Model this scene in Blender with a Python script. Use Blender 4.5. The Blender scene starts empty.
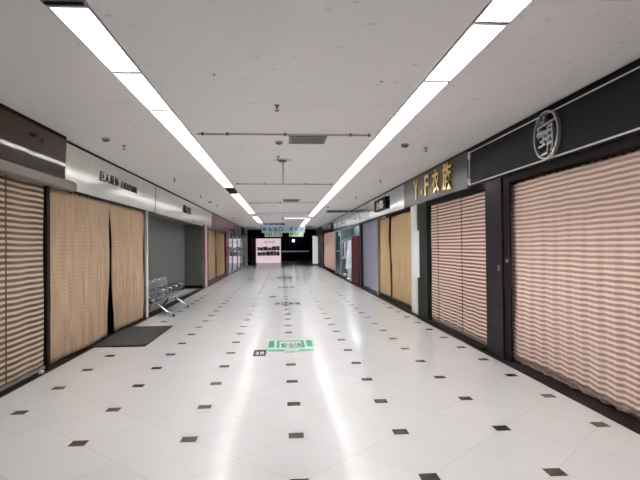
import bpy, math, random
from mathutils import Vector, Matrix
random.seed(7)
PI = math.pi
S = bpy.context.scene
COL = S.collection
H = 3.05            # ceiling height
EYE = 1.53

# ------------------------------------------------------------------ materials
MATS = {}
def new_mat(name):
    m = bpy.data.materials.new(name); m.use_nodes = True
    nt = m.node_tree; nt.nodes.clear()
    o = nt.nodes.new('ShaderNodeOutputMaterial'); b = nt.nodes.new('ShaderNodeBsdfPrincipled')
    nt.links.new(b.outputs[0], o.inputs[0])
    MATS[name] = m
    return m, nt, b
def math_node(nt, op, a, b=None, clamp=False):
    n = nt.nodes.new('ShaderNodeMath'); n.operation = op; n.use_clamp = clamp
    for k, v in enumerate((a, b)):
        if v is None: continue
        if hasattr(v, 'links'): nt.links.new(v, n.inputs[k])
        else: n.inputs[k].default_value = v
    return n.outputs[0]
def coords(nt, scale=(1, 1, 1)):
    t = nt.nodes.new('ShaderNodeTexCoord'); m = nt.nodes.new('ShaderNodeMapping')
    m.inputs['Scale'].default_value = scale
    nt.links.new(t.outputs['Object'], m.inputs[0]); return m.outputs[0]
def noise(nt, vec, scale, detail=3, out='Fac'):
    n = nt.nodes.new('ShaderNodeTexNoise'); n.inputs['Scale'].default_value = scale; n.inputs['Detail'].default_value = detail
    nt.links.new(vec, n.inputs['Vector']); return n.outputs[out]
def mixc(nt, fac, a, b):
    n = nt.nodes.new('ShaderNodeMix'); n.data_type = 'RGBA'
    if hasattr(fac, 'links'): nt.links.new(fac, n.inputs[0])
    else: n.inputs[0].default_value = fac
    for k, v in ((6, a), (7, b)):
        if hasattr(v, 'links'): nt.links.new(v, n.inputs[k])
        else: n.inputs[k].default_value = (*v, 1)
    return n.outputs[2]
def ramp(nt, fac, lo, hi):
    n = nt.nodes.new('ShaderNodeMapRange'); nt.links.new(fac, n.inputs[0])
    n.inputs[1].default_value = lo; n.inputs[2].default_value = hi; return n.outputs[0]
def bump(nt, b, h, strength, dist=.01):
    n = nt.nodes.new('ShaderNodeBump'); n.inputs['Strength'].default_value = strength; n.inputs['Distance'].default_value = dist
    nt.links.new(h, n.inputs['Height']); nt.links.new(n.outputs[0], b.inputs['Normal'])
def sm(name, col, rough=.5, metal=0., var=.12, scale=8, emit=0., spec=.5, bmp=0., bscale=30, sc=(1, 1, 1), coat=0.):
    """plain surface with a little procedural variation"""
    if name in MATS: return MATS[name]
    if max(col) < .06 and not metal and spec == .5: spec = .03; rough = max(rough, .45)
    m, nt, b = new_mat(name)
    v = coords(nt, sc); n = noise(nt, v, scale)
    d = tuple(c * (1 - var) for c in col); l = tuple(min(1, c * (1 + var)) for c in col)
    nt.links.new(mixc(nt, n, d, l), b.inputs['Base Color'])
    b.inputs['Roughness'].default_value = rough; b.inputs['Metallic'].default_value = metal
    b.inputs['Specular IOR Level'].default_value = spec; b.inputs['Coat Weight'].default_value = coat
    if emit: 
        b.inputs['Emission Color'].default_value = (*col, 1); b.inputs['Emission Strength'].default_value = emit
    if bmp: bump(nt, b, noise(nt, v, bscale), bmp)
    return m

def floor_mat():
    m, nt, b = new_mat('floor_tiles')
    t = nt.nodes.new('ShaderNodeTexCoord'); s = nt.nodes.new('ShaderNodeSeparateXYZ'); nt.links.new(t.outputs['Object'], s.inputs[0])
    P, X0, Y0 = .8576, .1011, 4.269
    u = math_node(nt, 'DIVIDE', math_node(nt, 'SUBTRACT', s.outputs[0], X0), P)
    v = math_node(nt, 'DIVIDE', math_node(nt, 'SUBTRACT', s.outputs[1], Y0), P)
    def near(x, off=.5):    # distance of x to the nearest integer
        return math_node(nt, 'ABSOLUTE', math_node(nt, 'SUBTRACT', math_node(nt, 'FRACT', math_node(nt, 'ADD', x, off + 100)), .5))
    du, dv = near(u), near(v)
    dot = math_node(nt, 'LESS_THAN', math_node(nt, 'MAXIMUM', du, dv), .062 / P)
    a, c = near(math_node(nt, 'ADD', u, v)), near(math_node(nt, 'SUBTRACT', u, v))
    gr = math_node(nt, 'LESS_THAN', math_node(nt, 'MINIMUM', a, c), .0028)
    inner = math_node(nt, 'LESS_THAN', math_node(nt, 'ABSOLUTE', s.outputs[0]), 2.79)
    dot = math_node(nt, 'MULTIPLY', dot, inner)
    # each tile a touch different
    fl = nt.nodes.new('ShaderNodeCombineXYZ')
    nt.links.new(math_node(nt, 'FLOOR', math_node(nt, 'ADD', u, v)), fl.inputs[0]); nt.links.new(math_node(nt, 'FLOOR', math_node(nt, 'SUBTRACT', u, v)), fl.inputs[1])
    wn = nt.nodes.new('ShaderNodeTexWhiteNoise'); nt.links.new(fl.outputs[0], wn.inputs['Vector'])
    base = mixc(nt, wn.outputs['Value'], (.635, .64, .65), (.665, .67, .68))
    base = mixc(nt, math_node(nt, 'MULTIPLY', gr, .55), base, (.27, .22, .18))
    base = mixc(nt, dot, base, (.012, .006, .004))
    nt.links.new(base, b.inputs['Base Color'])
    r = ramp(nt, noise(nt, t.outputs['Object'], 3, 4), 0, 1)
    rr = nt.nodes.new('ShaderNodeMapRange'); nt.links.new(r, rr.inputs[0]); rr.inputs[3].default_value = .26; rr.inputs[4].default_value = .30; b.inputs['Coat Weight'].default_value = .35; b.inputs['Coat Roughness'].default_value = .11; b.inputs['Coat IOR'].default_value = 1.3
    b.inputs['Roughness'].default_value = .27
    b.inputs['Specular IOR Level'].default_value = .55
    bump(nt, b, noise(nt, t.outputs['Object'], 1.2, 1), .03, .01)
    return m

def stripes_mat(name, light, dark, pitch, duty=.5, slant=0.):
    m, nt, b = new_mat(name)
    t = nt.nodes.new('ShaderNodeTexCoord'); s = nt.nodes.new('ShaderNodeSeparateXYZ'); nt.links.new(t.outputs['Object'], s.inputs[0])
    wob = math_node(nt, 'MULTIPLY', math_node(nt, 'SUBTRACT', noise(nt, t.outputs['Object'], 2.2, 2), .5), .02)
    z = math_node(nt, 'ADD', s.outputs[2], wob)
    w = math_node(nt, 'SINE', math_node(nt, 'MULTIPLY', z, 2 * PI / pitch))
    f = ramp(nt, w, (duty - .5) * 2 - .45, (duty - .5) * 2 + .45)
    # weave: fine threads both ways
    w2 = math_node(nt, 'MULTIPLY', math_node(nt, 'SINE', math_node(nt, 'MULTIPLY', s.outputs[1], 2 * PI / .02)), math_node(nt, 'SINE', math_node(nt, 'MULTIPLY', s.outputs[2], 2 * PI / .008)))
    c = mixc(nt, f, light, dark)
    c = mixc(nt, math_node(nt, 'MULTIPLY', ramp(nt, w2, -1, 1), .18), c, (.12, .07, .05))
    c = mixc(nt, math_node(nt, 'MULTIPLY', ramp(nt, noise(nt, t.outputs['Object'], 1.1, 4), .4, .8), .25), c, tuple(x * .7 for x in light))
    nt.links.new(c, b.inputs['Base Color']); b.inputs['Roughness'].default_value = .85; b.inputs['Specular IOR Level'].default_value = .2
    bump(nt, b, f, .35, .006)
    return m
def weave_mat(name, light, dark, pitch=.075, amount=.5):
    m, nt, b = new_mat(name)
    t = nt.nodes.new('ShaderNodeTexCoord'); s = nt.nodes.new('ShaderNodeSeparateXYZ'); nt.links.new(t.outputs['Object'], s.inputs[0])
    def band(o, p):
        wob = math_node(nt, 'MULTIPLY', noise(nt, t.outputs['Object'], 3, 2), .03)
        return math_node(nt, 'SINE', math_node(nt, 'MULTIPLY', math_node(nt, 'ADD', o, wob), 2 * PI / p))
    w = math_node(nt, 'ADD', band(s.outputs[1], pitch), band(s.outputs[2], pitch))
    f = math_node(nt, 'MULTIPLY', ramp(nt, w, -.2, 1.9), amount)
    c = mixc(nt, f, light, dark)
    c = mixc(nt, math_node(nt, 'MULTIPLY', ramp(nt, noise(nt, coords(nt, (1, 9, .7)), 2.5, 5), .35, .7), .5), c, dark)
    nt.links.new(c, b.inputs['Base Color']); b.inputs['Roughness'].default_value = .9; b.inputs['Specular IOR Level'].default_value = .15
    bump(nt, b, w, .2, .004)
    return m
def sheet_mat(name, col, rough=.22, wave=.25, metal=.9, wscale=2.2, spec=.5):
    """thin sheet metal / glossy board that reflects the lamps in wobbly lines"""
    m, nt, b = new_mat(name)
    v = coords(nt, (1, 1.2, 1)); n = noise(nt, v, 5, 4)
    nt.links.new(mixc(nt, n, tuple(c * .9 for c in col), tuple(min(1, c * 1.08) for c in col)), b.inputs['Base Color'])
    b.inputs['Metallic'].default_value = metal; b.inputs['Roughness'].default_value = rough; b.inputs['Specular IOR Level'].default_value = spec
    bump(nt, b, noise(nt, v, wscale, 1), wave, .02)
    return m
def ceiling_mat():
    m, nt, b = new_mat('ceiling_plaster')
    v = coords(nt)
    c = mixc(nt, noise(nt, v, .5, 4), (.80, .775, .765), (.86, .84, .83))
    sp = ramp(nt, noise(nt, v, 9, 6), .66, .74)
    c = mixc(nt, math_node(nt, 'MULTIPLY', sp, .35), c, (.38, .33, .31))
    # paint crack / repair lines across the board joints
    s = nt.nodes.new('ShaderNodeSeparateXYZ'); nt.links.new(v, s.inputs[0])
    fy = math_node(nt, 'ABSOLUTE', math_node(nt, 'SUBTRACT', math_node(nt, 'FRACT', math_node(nt, 'DIVIDE', math_node(nt, 'ADD', s.outputs[1], 100.6), 2.44)), .5))
    ln = math_node(nt, 'MULTIPLY', math_node(nt, 'LESS_THAN', fy, .003), ramp(nt, noise(nt, v, 3, 3), .45, .6))
    c = mixc(nt, math_node(nt, 'MULTIPLY', ln, .5), c, (.36, .33, .31))
    nt.links.new(c, b.inputs['Base Color']); b.inputs['Roughness'].default_value = .8
    bump(nt, b, noise(nt, v, 1.5, 3), .15, .01)
    return m
def brick_mat(name, c1, c2, mortar, bw=.3, bh=.1):
    m, nt, b = new_mat(name)
    t = nt.nodes.new('ShaderNodeTexCoord'); s = nt.nodes.new('ShaderNodeSeparateXYZ'); nt.links.new(t.outputs['Object'], s.inputs[0])
    cb = nt.nodes.new('ShaderNodeCombineXYZ'); nt.links.new(math_node(nt, 'ADD', s.outputs[1], s.outputs[0]), cb.inputs[0]); nt.links.new(s.outputs[2], cb.inputs[1])
    k = nt.nodes.new('ShaderNodeTexBrick'); nt.links.new(cb.outputs[0], k.inputs['Vector'])
    k.inputs['Color1'].default_value = (*c1, 1); k.inputs['Color2'].default_value = (*c2, 1); k.inputs['Mortar'].default_value = (*mortar, 1)
    k.inputs['Scale'].default_value = 1; k.inputs['Mortar Size'].default_value = .006; b.inputs['Specular IOR Level'].default_value = .05; k.inputs['Brick Width'].default_value = bw; k.inputs['Row Height'].default_value = bh
    nt.links.new(k.outputs['Color'], b.inputs['Base Color']); b.inputs['Roughness'].default_value = .4
    return m
def glass_mat():
    m, nt, b = new_mat('clear_glass')
    b.inputs['Base Color'].default_value = (.88, .96, .95, 1); b.inputs['Roughness'].default_value = .02
    b.inputs['Transmission Weight'].default_value = 1; b.inputs['IOR'].default_value = 1.45
    return m

M_floor, M_ceil, M_glass = floor_mat(), ceiling_mat(), glass_mat()
M_blindR = stripes_mat('rose_striped_shade', (.93, .74, .64), (.38, .245, .195), .0545, .48)
M_blindS = stripes_mat('rust_striped_shade', (.78, .60, .51), (.14, .07, .055), .058, .48)
M_blindL = stripes_mat('tan_striped_shade', (.52, .43, .325), (.07, .04, .02), .066, .42)
M_curtL = weave_mat('brown_woven_curtain', (.42, .305, .21), (.21, .135, .085), .055, .34)
M_curtY = weave_mat('straw_woven_curtain', (.47, .34, .185), (.28, .19, .10), .06, .35)
M_curtD = weave_mat('ochre_woven_curtain', (.36, .255, .15), (.2, .13, .07), .06)
M_curtP = weave_mat('salmon_woven_curtain', (.52, .36, .29), (.36, .24, .2), .06, .3)
M_silver = sheet_mat('silver_sheet', (.72, .71, .67), .17, .35, .92, 1.6)
M_silverR = sheet_mat('grey_silver_sheet', (.50, .53, .53), .12, .4, .92, 2.)
M_greyR = sheet_mat('dull_grey_sheet', (.30, .33, .32), .16, .35)
M_brown = sheet_mat('brown_gloss_board', (.032, .015, .008), .06, .03, 0., 2.2, .2)
M_burg = sheet_mat('burgundy_gloss_board', (.20, .02, .04), .2, .5, 0., 3, .15)
M_charcoal = sm('charcoal_board', (.017, .0155, .016), .5)
M_slate = sheet_mat('slate_board', (.022, .023, .029), .3, .08, 0., 2.2, .35)
M_black = sm('black_paint', (.012, .011, .011), .35)
M_stone = sm('black_stone', (.018, .013, .011), .18, var=.5, scale=20)
M_wline = sm('white_enamel', (.62, .60, .60), .4)
M_frame = sm('white_trim', (.66, .68, .66), .45)
M_alu = sm('aluminium', (.55, .56, .57), .3, .9, sc=(1, 1, 1))
M_hood = sm('galvanised_hood', (.20, .185, .165), .5, .4, var=.2, sc=(20, .5, 20))
M_chrome = sm('chrome', (.78, .79, .82), .1, 1., var=.04)
M_mesh = sm('grey_perforated_steel', (.17, .18, .205), .4, .6)
M_gold = sm('polished_gold', (.85, .62, .22), .14, 1., var=.1)
M_wall = sm('grey_wall', (.09, .094, .09), .7, var=.05, scale=2)
M_wallP = sm('pale_lilac_wall', (.58, .57, .66), .7, var=.05, scale=2)
M_dark = sm('dark_interior', (.016, .014, .013), .8)
M_navy = sm('dark_blue_wall', (.022, .028, .04), .35, var=.4, scale=2)
M_burgF = sm('burgundy_frame', (.13, .018, .03), .25)
M_pinkF = sm('pale_pink_post', (.50, .36, .38), .35)
M_teal = sm('blue_grey_aluminium', (.22, .29, .32), .3, .6)
M_post = sm('dark_green_grey_post', (.018, .02, .018), .35)
M_vent = sm('vent_grey_metal', (.15, .14, .135), .5, .3)
M_ventw = sm('off_white_metal', (.50, .48, .46), .5)
M_pipe = sm('painted_conduit', (.42, .37, .35), .5)
M_mat = sm('grey_carpet_mat', (.052, .052, .05), .95, var=.5, scale=120, bmp=.6, bscale=300)
M_brick = brick_mat('dark_clad_pillar', (.012, .009, .012), (.019, .013, .016), (.006, .005, .006))
M_trough = sm('lamp_white_enamel', (.86, .86, .86), .35, var=.02)
def emis(name, col, st):
    m, nt, b = new_mat(name); b.inputs['Base Color'].default_value = (*col, 1)
    b.inputs['Emission Color'].default_value = (*col, 1); b.inputs['Emission Strength'].default_value = st
    return m
M_tube = emis('fluorescent_tube', (1., .98, .97), 57.)
M_green = sm('green_vinyl', (.02, .22, .11), .35, var=.2)
M_mint = sm('mint_vinyl', (.40, .66, .52), .35)
M_deep = sm('deep_green_vinyl', (.02, .10, .06), .35)
M_ink = sm('dark_ink', (.02, .022, .024), .45)
M_greyink = sm('worn_grey_ink', (.16, .155, .15), .45)
M_white = sm('white_plastic', (.75, .75, .74), .4)
M_paper = sm('white_paper', (.78, .80, .84), .7, var=.03)

# ------------------------------------------------------------------ geometry helpers
class MB:
    def __init__(s): s.v = []; s.f = []
    def box(s, x0, x1, y0, y1, z0, z1):
        i = len(s.v)
        s.v += [(x, y, z) for z in (z0, z1) for y in (y0, y1) for x in (x0, x1)]
        s.f += [tuple(i + k for k in q) for q in ((0, 2, 3, 1), (4, 5, 7, 6), (0, 1, 5, 4), (2, 6, 7, 3), (0, 4, 6, 2), (1, 3, 7, 5))]
        return s
    def tube(s, pts, r, n=8, caps=True):
        pts = [Vector(p) for p in pts]; rs = r if isinstance(r, (list, tuple)) else [r] * len(pts)
        base = len(s.v); up = None
        for k, p in enumerate(pts):
            d = (pts[min(k + 1, len(pts) - 1)] - pts[max(k - 1, 0)]).normalized()
            if up is None: up = Vector((0, 0, 1)) if abs(d.z) < .9 else Vector((1, 0, 0))
            a = d.cross(up).normalized(); b = a.cross(d).normalized(); up = b
            for j in range(n):
                t = 2 * PI * j / n
                s.v.append(tuple(p + a * math.cos(t) * rs[k] + b * math.sin(t) * rs[k]))
        for k in range(len(pts) - 1):
            for j in range(n):
                q = base + k * n
                s.f.append((q + j, q + (j + 1) % n, q + n + (j + 1) % n, q + n + j))
        if caps:
            s.f.append(tuple(base + j for j in reversed(range(n)))); s.f.append(tuple(base + (len(pts) - 1) * n + j for j in range(n)))
        return s
    def lathe(s, prof, c, n=20):     # prof: (r, z)
        base = len(s.v)
        for r, z in prof:
            for j in range(n):
                t = 2 * PI * j / n; s.v.append((c[0] + r * math.cos(t), c[1] + r * math.sin(t), c[2] + z))
        for k in range(len(prof) - 1):
            for j in range(n):
                q = base + k * n; s.f.append((q + j, q + (j + 1) % n, q + n + (j + 1) % n, q + n + j))
        s.f.append(tuple(base + j for j in reversed(range(n)))); s.f.append(tuple(base + (len(prof) - 1) * n + j for j in range(n)))
        return s
    def grid(s, fn, nu, nv):
        i = len(s.v)
        for a in range(nu + 1):
            for b in range(nv + 1): s.v.append(fn(a / nu, b / nv))
        for a in range(nu):
            for b in range(nv):
                q = i + a * (nv + 1) + b; s.f.append((q, q + nv + 1, q + nv + 2, q + 1))
        return s
    def prism(s, outline, axis, a0, a1):   # outline: 2-D points in the two other axes
        i = len(s.v); n = len(outline)
        for a in (a0, a1):
            for p, q in outline:
                s.v.append({'x': (a, p, q), 'y': (p, a, q), 'z': (p, q, a)}[axis])
        s.f.append(tuple(i + k for k in reversed(range(n)))); s.f.append(tuple(i + n + k for k in range(n)))
        for k in range(n): s.f.append((i + k, i + (k + 1) % n, i + n + (k + 1) % n, i + n + k))
        return s
    def xf(s, fn): s.v = [fn(*p) for p in s.v]; return s
    def build(s, name, mat, parent=None, smooth=False, bevel=0., solid=0.):
        me = bpy.data.meshes.new(name)
        off = Vector(parent.location) if parent is not None else Vector((0, 0, 0))
        if parent is not None and parent.parent is not None: off = Vector(parent.get('_o', (0, 0, 0)))
        org = off if parent is not None else Vector((0, 0, 0))
        me.from_pydata([tuple(Vector(p) - org) for p in s.v], [], s.f); me.update()
        import bmesh
        bm = bmesh.new(); bm.from_mesh(me); bmesh.ops.recalc_face_normals(bm, faces=bm.faces)
        bm.to_mesh(me); bm.free()
        if smooth:
            for p in me.polygons: p.use_smooth = True
        me.materials.append(mat)
        o = bpy.data.objects.new(name, me); COL.objects.link(o)
        if parent is not None:
            o.parent = parent; o['_o'] = tuple(org)
        if bevel:
            b = o.modifiers.new('bevel', 'BEVEL'); b.width = bevel; b.segments = 2; b.limit_method = 'ANGLE'
        if solid:
            b = o.modifiers.new('thick', 'SOLIDIFY'); b.thickness = solid; b.offset = 0
        return o
ALLTAGS = []
def thing(name, label, cat, loc=(0, 0, 0), group=None):
    o = bpy.data.objects.new(name, None); COL.objects.link(o); o.location = loc; o.empty_display_size = .1
    o['label'] = label; o['category'] = cat
    if group: o['group'] = group
    return o
def tag(o, label, cat, group=None):
    o['label'] = label; o['category'] = cat
    if group: o['group'] = group
    return o
def struct(o):
    o['kind'] = 'structure'; return o
def dup(root, loc, label, group=None):
    r = root.copy(); COL.objects.link(r); r.location = loc; r['label'] = label
    if group: r['group'] = group
    for ch in list(root.children):
        c = ch.copy(); COL.objects.link(c); c.parent = r
        for g in ch.children:
            d = g.copy(); COL.objects.link(d); d.parent = c
    return r
def text_mesh(body, size, depth=.01, bold=0.):
    cu = bpy.data.curves.new('t', 'FONT'); cu.body = body; cu.size = size; cu.extrude = depth; cu.align_x = 'CENTER'; cu.align_y = 'CENTER'
    cu.offset = bold; cu.resolution_u = 3
    o = bpy.data.objects.new('t', cu); COL.objects.link(o)
    bpy.context.view_layer.update()
    dg = bpy.context.evaluated_depsgraph_get()
    me = bpy.data.meshes.new_from_object(o.evaluated_get(dg)); bpy.data.objects.remove(o)
    b = MB(); b.v = [tuple(v.co) for v in me.vertices]; b.f = [tuple(p.vertices) for p in me.polygons]
    bpy.data.meshes.remove(me)
    return b
def centre_fit(b, w, h, keep=False):
    """scale lettering to w x h and centre it"""
    xs = [p[0] for p in b.v]; ys = [p[1] for p in b.v]
    cx, cy = (min(xs) + max(xs)) / 2, (min(ys) + max(ys)) / 2
    sx = w / (max(xs) - min(xs)); sy = h / (max(ys) - min(ys))
    return b.xf(lambda x, y, z: ((x - cx) * sx, (y - cy) * sy, z))
def put_text(body, side, x, y, z, w, h, depth, name, mat, parent, bold=0., sx=None):
    """side +1: right wall (reads towards -Y); -1: left wall; 0: faces the camera (-Y)"""
    b = centre_fit(text_mesh(body, .2, depth, bold), w, h)
    if side == 1: b.xf(lambda a, c, d: (x - d, y - a, z + c))
    elif side == -1: b.xf(lambda a, c, d: (x + d, y + a, z + c))
    elif side == 2: b.xf(lambda a, c, d: (x + a, y + c, z + d))
    else: b.xf(lambda a, c, d: (x + a, y - d, z + c))
    return b.build(name, mat, parent)

# ------------------------------------------------------------------ camera
cam = bpy.data.cameras.new('camera'); co = bpy.data.objects.new('camera', cam); COL.objects.link(co)
cam.sensor_width = 36; cam.lens = 522.8 * 36 / 640; cam.clip_start = .05; cam.clip_end = 200
co.matrix_world = Matrix.Translation((0, 0, EYE)) @ Matrix.Rotation(-.07263, 4, 'Z') @ Matrix.Rotation(PI / 2 + .01293, 4, 'X') @ Matrix.Rotation(-.01006, 4, 'Z')
S.camera = co

# ------------------------------------------------------------------ the setting
YB, YE = -7., 45.2      # corridor back and far end
struct(MB().box(-9, 9, YB, 62, -.12, 0).build('floor', M_floor))
# ceiling with two long slots for the recessed lamps
LX0, LX1, RX0, RX1 = -1.455, -1.185, 1.305, 1.575
LLEN = 1.25
left_runs = [(-2.98, 1), (13.34 - 8 * LLEN, 8), (14.84, 7), (26.1, 5)]      # (start, count)
right_runs = [(3.46 - 5 * LLEN, 5), (3.46, 18), (28.2, 10)]
ceil = MB()
for a, b_ in ((-6.2, LX0), (LX1, RX0), (RX1, 6.2)): ceil.box(a, b_, YB, YE, H, H + .16)
ceil.box(LX0, RX1 + .3, YB, YE, H + .16, H + .2)
def gaps(runs):
    y = YB; out = []
    for s0, n in runs:
        if s0 > y + .01: out.append((y, s0))
        y = s0 + n * LLEN
    out.append((y, YE)); return out
for a, b_ in gaps(left_runs):
    for c0, c1 in ([(a, 2.98), ] if False else [(a, b_)]): ceil.box(LX0, LX1, c0, c1, H + .004, H + .16)
for a, b_ in gaps(right_runs): ceil.box(RX0, RX1, a, b_, H + .004, H + .16)
struct(ceil.build('ceiling', M_ceil))

# room behind the storefronts
wl = MB()
wl.box(-3.25, -3.15, YB, 11.75, 0, H).box(-3.8, -3.7, 11.75, 20.3, 0, H).box(-3.25, -3.15, 20.14, 29.6, 0, H)
wl.box(-5.6, -5.5, 29.6, 41.6, 0, H).box(-5.5, -3.1, 29.5, 29.6, 0, H).box(-5.5, -3.1, 41.6, 41.7, 0, H)
wl.build('wall_left', M_dark)['kind'] = 'structure'
rec = MB()
rec.box(-3.7, -3.66, 11.75, 20.0, 0, 2.42).box(-3.7, -2.98, 20.0, 20.12, 0, 2.42).box(-3.66, -3.06, 11.86, 11.9, 0, 2.42).box(-3.7, -3.02, 11.88, 20.12, 2.42, 2.5)
struct(rec.build('wall_alcove_left', M_wall))
bb = MB(); bb.box(-3.66, -3.645, 11.9, 20.0, 0, .13).box(-3.645, -2.99, 19.98, 20.0, 0, .13)
struct(bb.build('baseboard_alcove', M_black))
wr = MB()
wr.box(3.2, 3.3, YB, 15.95, 0, H).box(6.0, 6.1, 15.95, 27.6, 0, H).box(3.2, 3.3, 29.6, YE, 0, H).box(3.3, 6.0, 15.95, 16.05, 0, H)
wr.box(4.02, 4.1, 19.9, 29.5, 0, H).box(3.1, 4.02, 29.5, 29.6, 0, H).box(3.05, 4.02, 19.82, 19.9, 0, H)
struct(wr.build('wall_right', M_dark))
struct(MB().box(4.12, 6.0, 27.45, 27.6, 0, 2.9).box(5.97, 6.0, 16.06, 27.45, 0, 2.9).box(3.31, 6.0, 16.055, 16.08, 0, 2.9).box(4.1, 4.12, 19.82, 27.45, 0, 2.9).box(3.05, 4.1, 19.79, 19.815, 0, 2.9).build('wall_vacant_shop', M_wallP))
struct(MB().box(4.12, 5.97, 27.42, 27.45, 0, .12).build('baseboard_vacant_shop', M_black))
struct(MB().box(-6.2, 6.2, YB - .1, YB, 0, H + .2).build('wall_back', M_wall))
# black stone strips along both storefronts
struct(MB().box(-3.16, -2.92, YB, 44.0, .0, .006).build('baseboard_left', M_stone))
struct(MB().box(2.84, 3.2, YB, 44.0, .0, .006).build('baseboard_right', M_stone))
# black shadow moulding between signs and ceiling
struct(MB().box(-3.14, -2.97, YB, 44.0, 3.0, H).build('trim_1', M_black))
struct(MB().box(2.935, 3.19, YB, 44.0, 3.0, H).build('trim_2', M_black))
# hall beyond the corridor: dark and higher
hall = MB()
hall.box(-9, -8.9, YE, 60, 0, 6).box(8.9, 9, YE, 60, 0, 6).box(-9, 9, 60, 60.1, 0, 6).box(-9, 9, YE, 60.1, 6, 6.1)
hall.box(-9, -3.3, YE - .1, YE, 0, 6).box(3.3, 9, YE - .1, YE, 0, 6).box(-3.3, 3.3, YE, YE + .1, H + .16, 6)
struct(hall.build('wall_far_hall', M_navy))

# ------------------------------------------------------------------ recessed fluorescent lights
def make_light():
    t = thing('ceiling_light', 'x', 'ceiling light', (0, 0, H))
    w, L = .25, LLEN - .02
    z = H
    h = MB()
    h.box(-w / 2, -w / 2 + .006, 0, L, z, z + .1).box(w / 2 - .006, w / 2, 0, L, z, z + .1).box(-w / 2, w / 2, 0, L, z + .1, z + .106)
    h.box(-w / 2, w / 2, 0, .006, z, z + .1).box(-w / 2, w / 2, L - .006, L, z, z + .1)
    h.build('housing', M_trough, t)
    MB().box(-w / 2 - .004, -w / 2 + .008, 0, L, z - .006, z).box(w / 2 - .008, w / 2 + .004, 0, L, z - .006, z).box(-w / 2, w / 2, -.008, .014, z - .006, z).build('frame', M_alu, t)
    for s_ in (-1, 1):
        MB().tube([(s_ * .058, .05, z + .055), (s_ * .058, L - .05, z + .055)], .014, 8).build('tube', M_tube, t, smooth=False)
    lv = MB(); n = 24
    for k in range(1, n):
        y = L * k / n; lv.box(-w / 2 + .008, w / 2 - .008, y - .0012, y + .0012, z + .001, z + .026)
    lv.box(-.002, .002, .01, L - .01, z + .001, z + .026)
    lv.build('louvre', M_trough, t)
    return t
ORD = ['first', 'second', 'third', 'fourth', 'fifth', 'sixth', 'seventh', 'eighth', 'ninth', 'tenth', 'eleventh', 'twelfth', 'thirteenth', 'fourteenth', 'fifteenth', 'sixteenth', 'seventeenth', 'eighteenth', 'nineteenth', 'twentieth', 'twenty-first', 'twenty-second', 'twenty-third', 'twenty-fourth', 'twenty-fifth', 'twenty-sixth', 'twenty-seventh', 'twenty-eighth', 'twenty-ninth', 'thirtieth', 'thirty-first', 'thirty-second', 'thirty-third']
proto = None
def place_light(x, y, label, group):
    global proto
    if proto is None:
        proto = make_light(); proto.location = (x, y, H); proto['label'] = label; proto['group'] = group; return
    dup(proto, (x, y, H), label, group)
names = {3: 'main run of the left light strip, nearest run', }
def lay(runs, x, side):
    vis = 0
    for ri, (y0, n) in enumerate(runs):
        for k in range(n):
            y = y0 + k * LLEN
            if y + LLEN < 3.0:
                lab = 'louvred fluorescent light in the %s ceiling strip behind the photographer, %s from the back' % (side, ORD[k])
                place_light(x, y + .01, lab, 'lights behind the photographer'); continue
            vis += 1
            place_light(x, y + .01, 'glowing louvred fluorescent light, %s from the front in the %s ceiling strip' % (ORD[vis - 1], side), 'recessed lights of the %s strip' % side)
lay(left_runs, (LX0 + LX1) / 2, 'left'); lay(right_runs, (RX0 + RX1) / 2, 'right')
# dark grilles that fill the breaks of the left strip
def strip_grille(y0, y1, label):
    t = thing('ceiling_grille', label, 'air vent', ((LX0 + LX1) / 2, y0, H))
    MB().box(LX0, LX1, y0, y1, H - .006, H + .002).build('plate', M_vent, t)
    b = MB(); n = max(3, int((y1 - y0) / .07))
    for k in range(n): y = y0 + (k + .5) * (y1 - y0) / n; b.box(LX0 + .02, LX1 - .02, y - .012, y + .012, H - .016, H - .006)
    b.build('slats', M_black, t)
strip_grille(2.4, 3.33, 'dark grille at the near end of the left light strip')
strip_grille(13.36, 14.82, 'dark grey grille filling the break in the left light strip')

# ------------------------------------------------------------------ ceiling bits
def detector(x, y, label):
    t = thing('smoke_detector', label, 'smoke detector', (x, y, H), 'smoke detectors on the ceiling')
    MB().lathe([(.055, 0), (.06, -.012), (.058, -.02)], (x, y, H), 20).build('base', M_ventw, t)
    MB().lathe([(.046, -.02), (.046, -.034), (.03, -.046), (.008, -.05)], (x, y, H), 20).build('sensor_head', M_vent, t)
for x, y, l in ((-2.4, 7.36, 'round smoke detector over the silver sign, beside the left sprinkler'), (-.03, 7.51, 'round smoke detector beside the square air vent'),
                (1.85, 7.69, 'round smoke detector beside the right light strip'), (-2.35, 17.35, 'round smoke detector above the second silver sign'),
                (1.75, 19.8, 'round smoke detector in front of the dark linear diffuser'), (-2.4, 26.3, 'round smoke detector near the burgundy sign')):
    detector(x, y, l)
def sprinkler(x, y, label):
    t = thing('sprinkler', label, 'sprinkler', (x, y, H), 'sprinkler heads on the ceiling')
    MB().lathe([(.03, 0), (.032, -.006), (.012, -.012), (.01, -.04)], (x, y, H), 14).build('body', M_vent, t)
    MB().tube([(x - .004, y, H - .04), (x - .014, y, H - .05), (x - .004, y, H - .062)], .003, 6).tube([(x + .004, y, H - .04), (x + .014, y, H - .05), (x + .004, y, H - .062)], .003, 6).build('yoke', M_vent, t)
    MB().lathe([(.022, 0), (.024, -.003), (.006, -.006)], (x, y, H - .060), 14).build('deflector', M_black, t)
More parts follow.
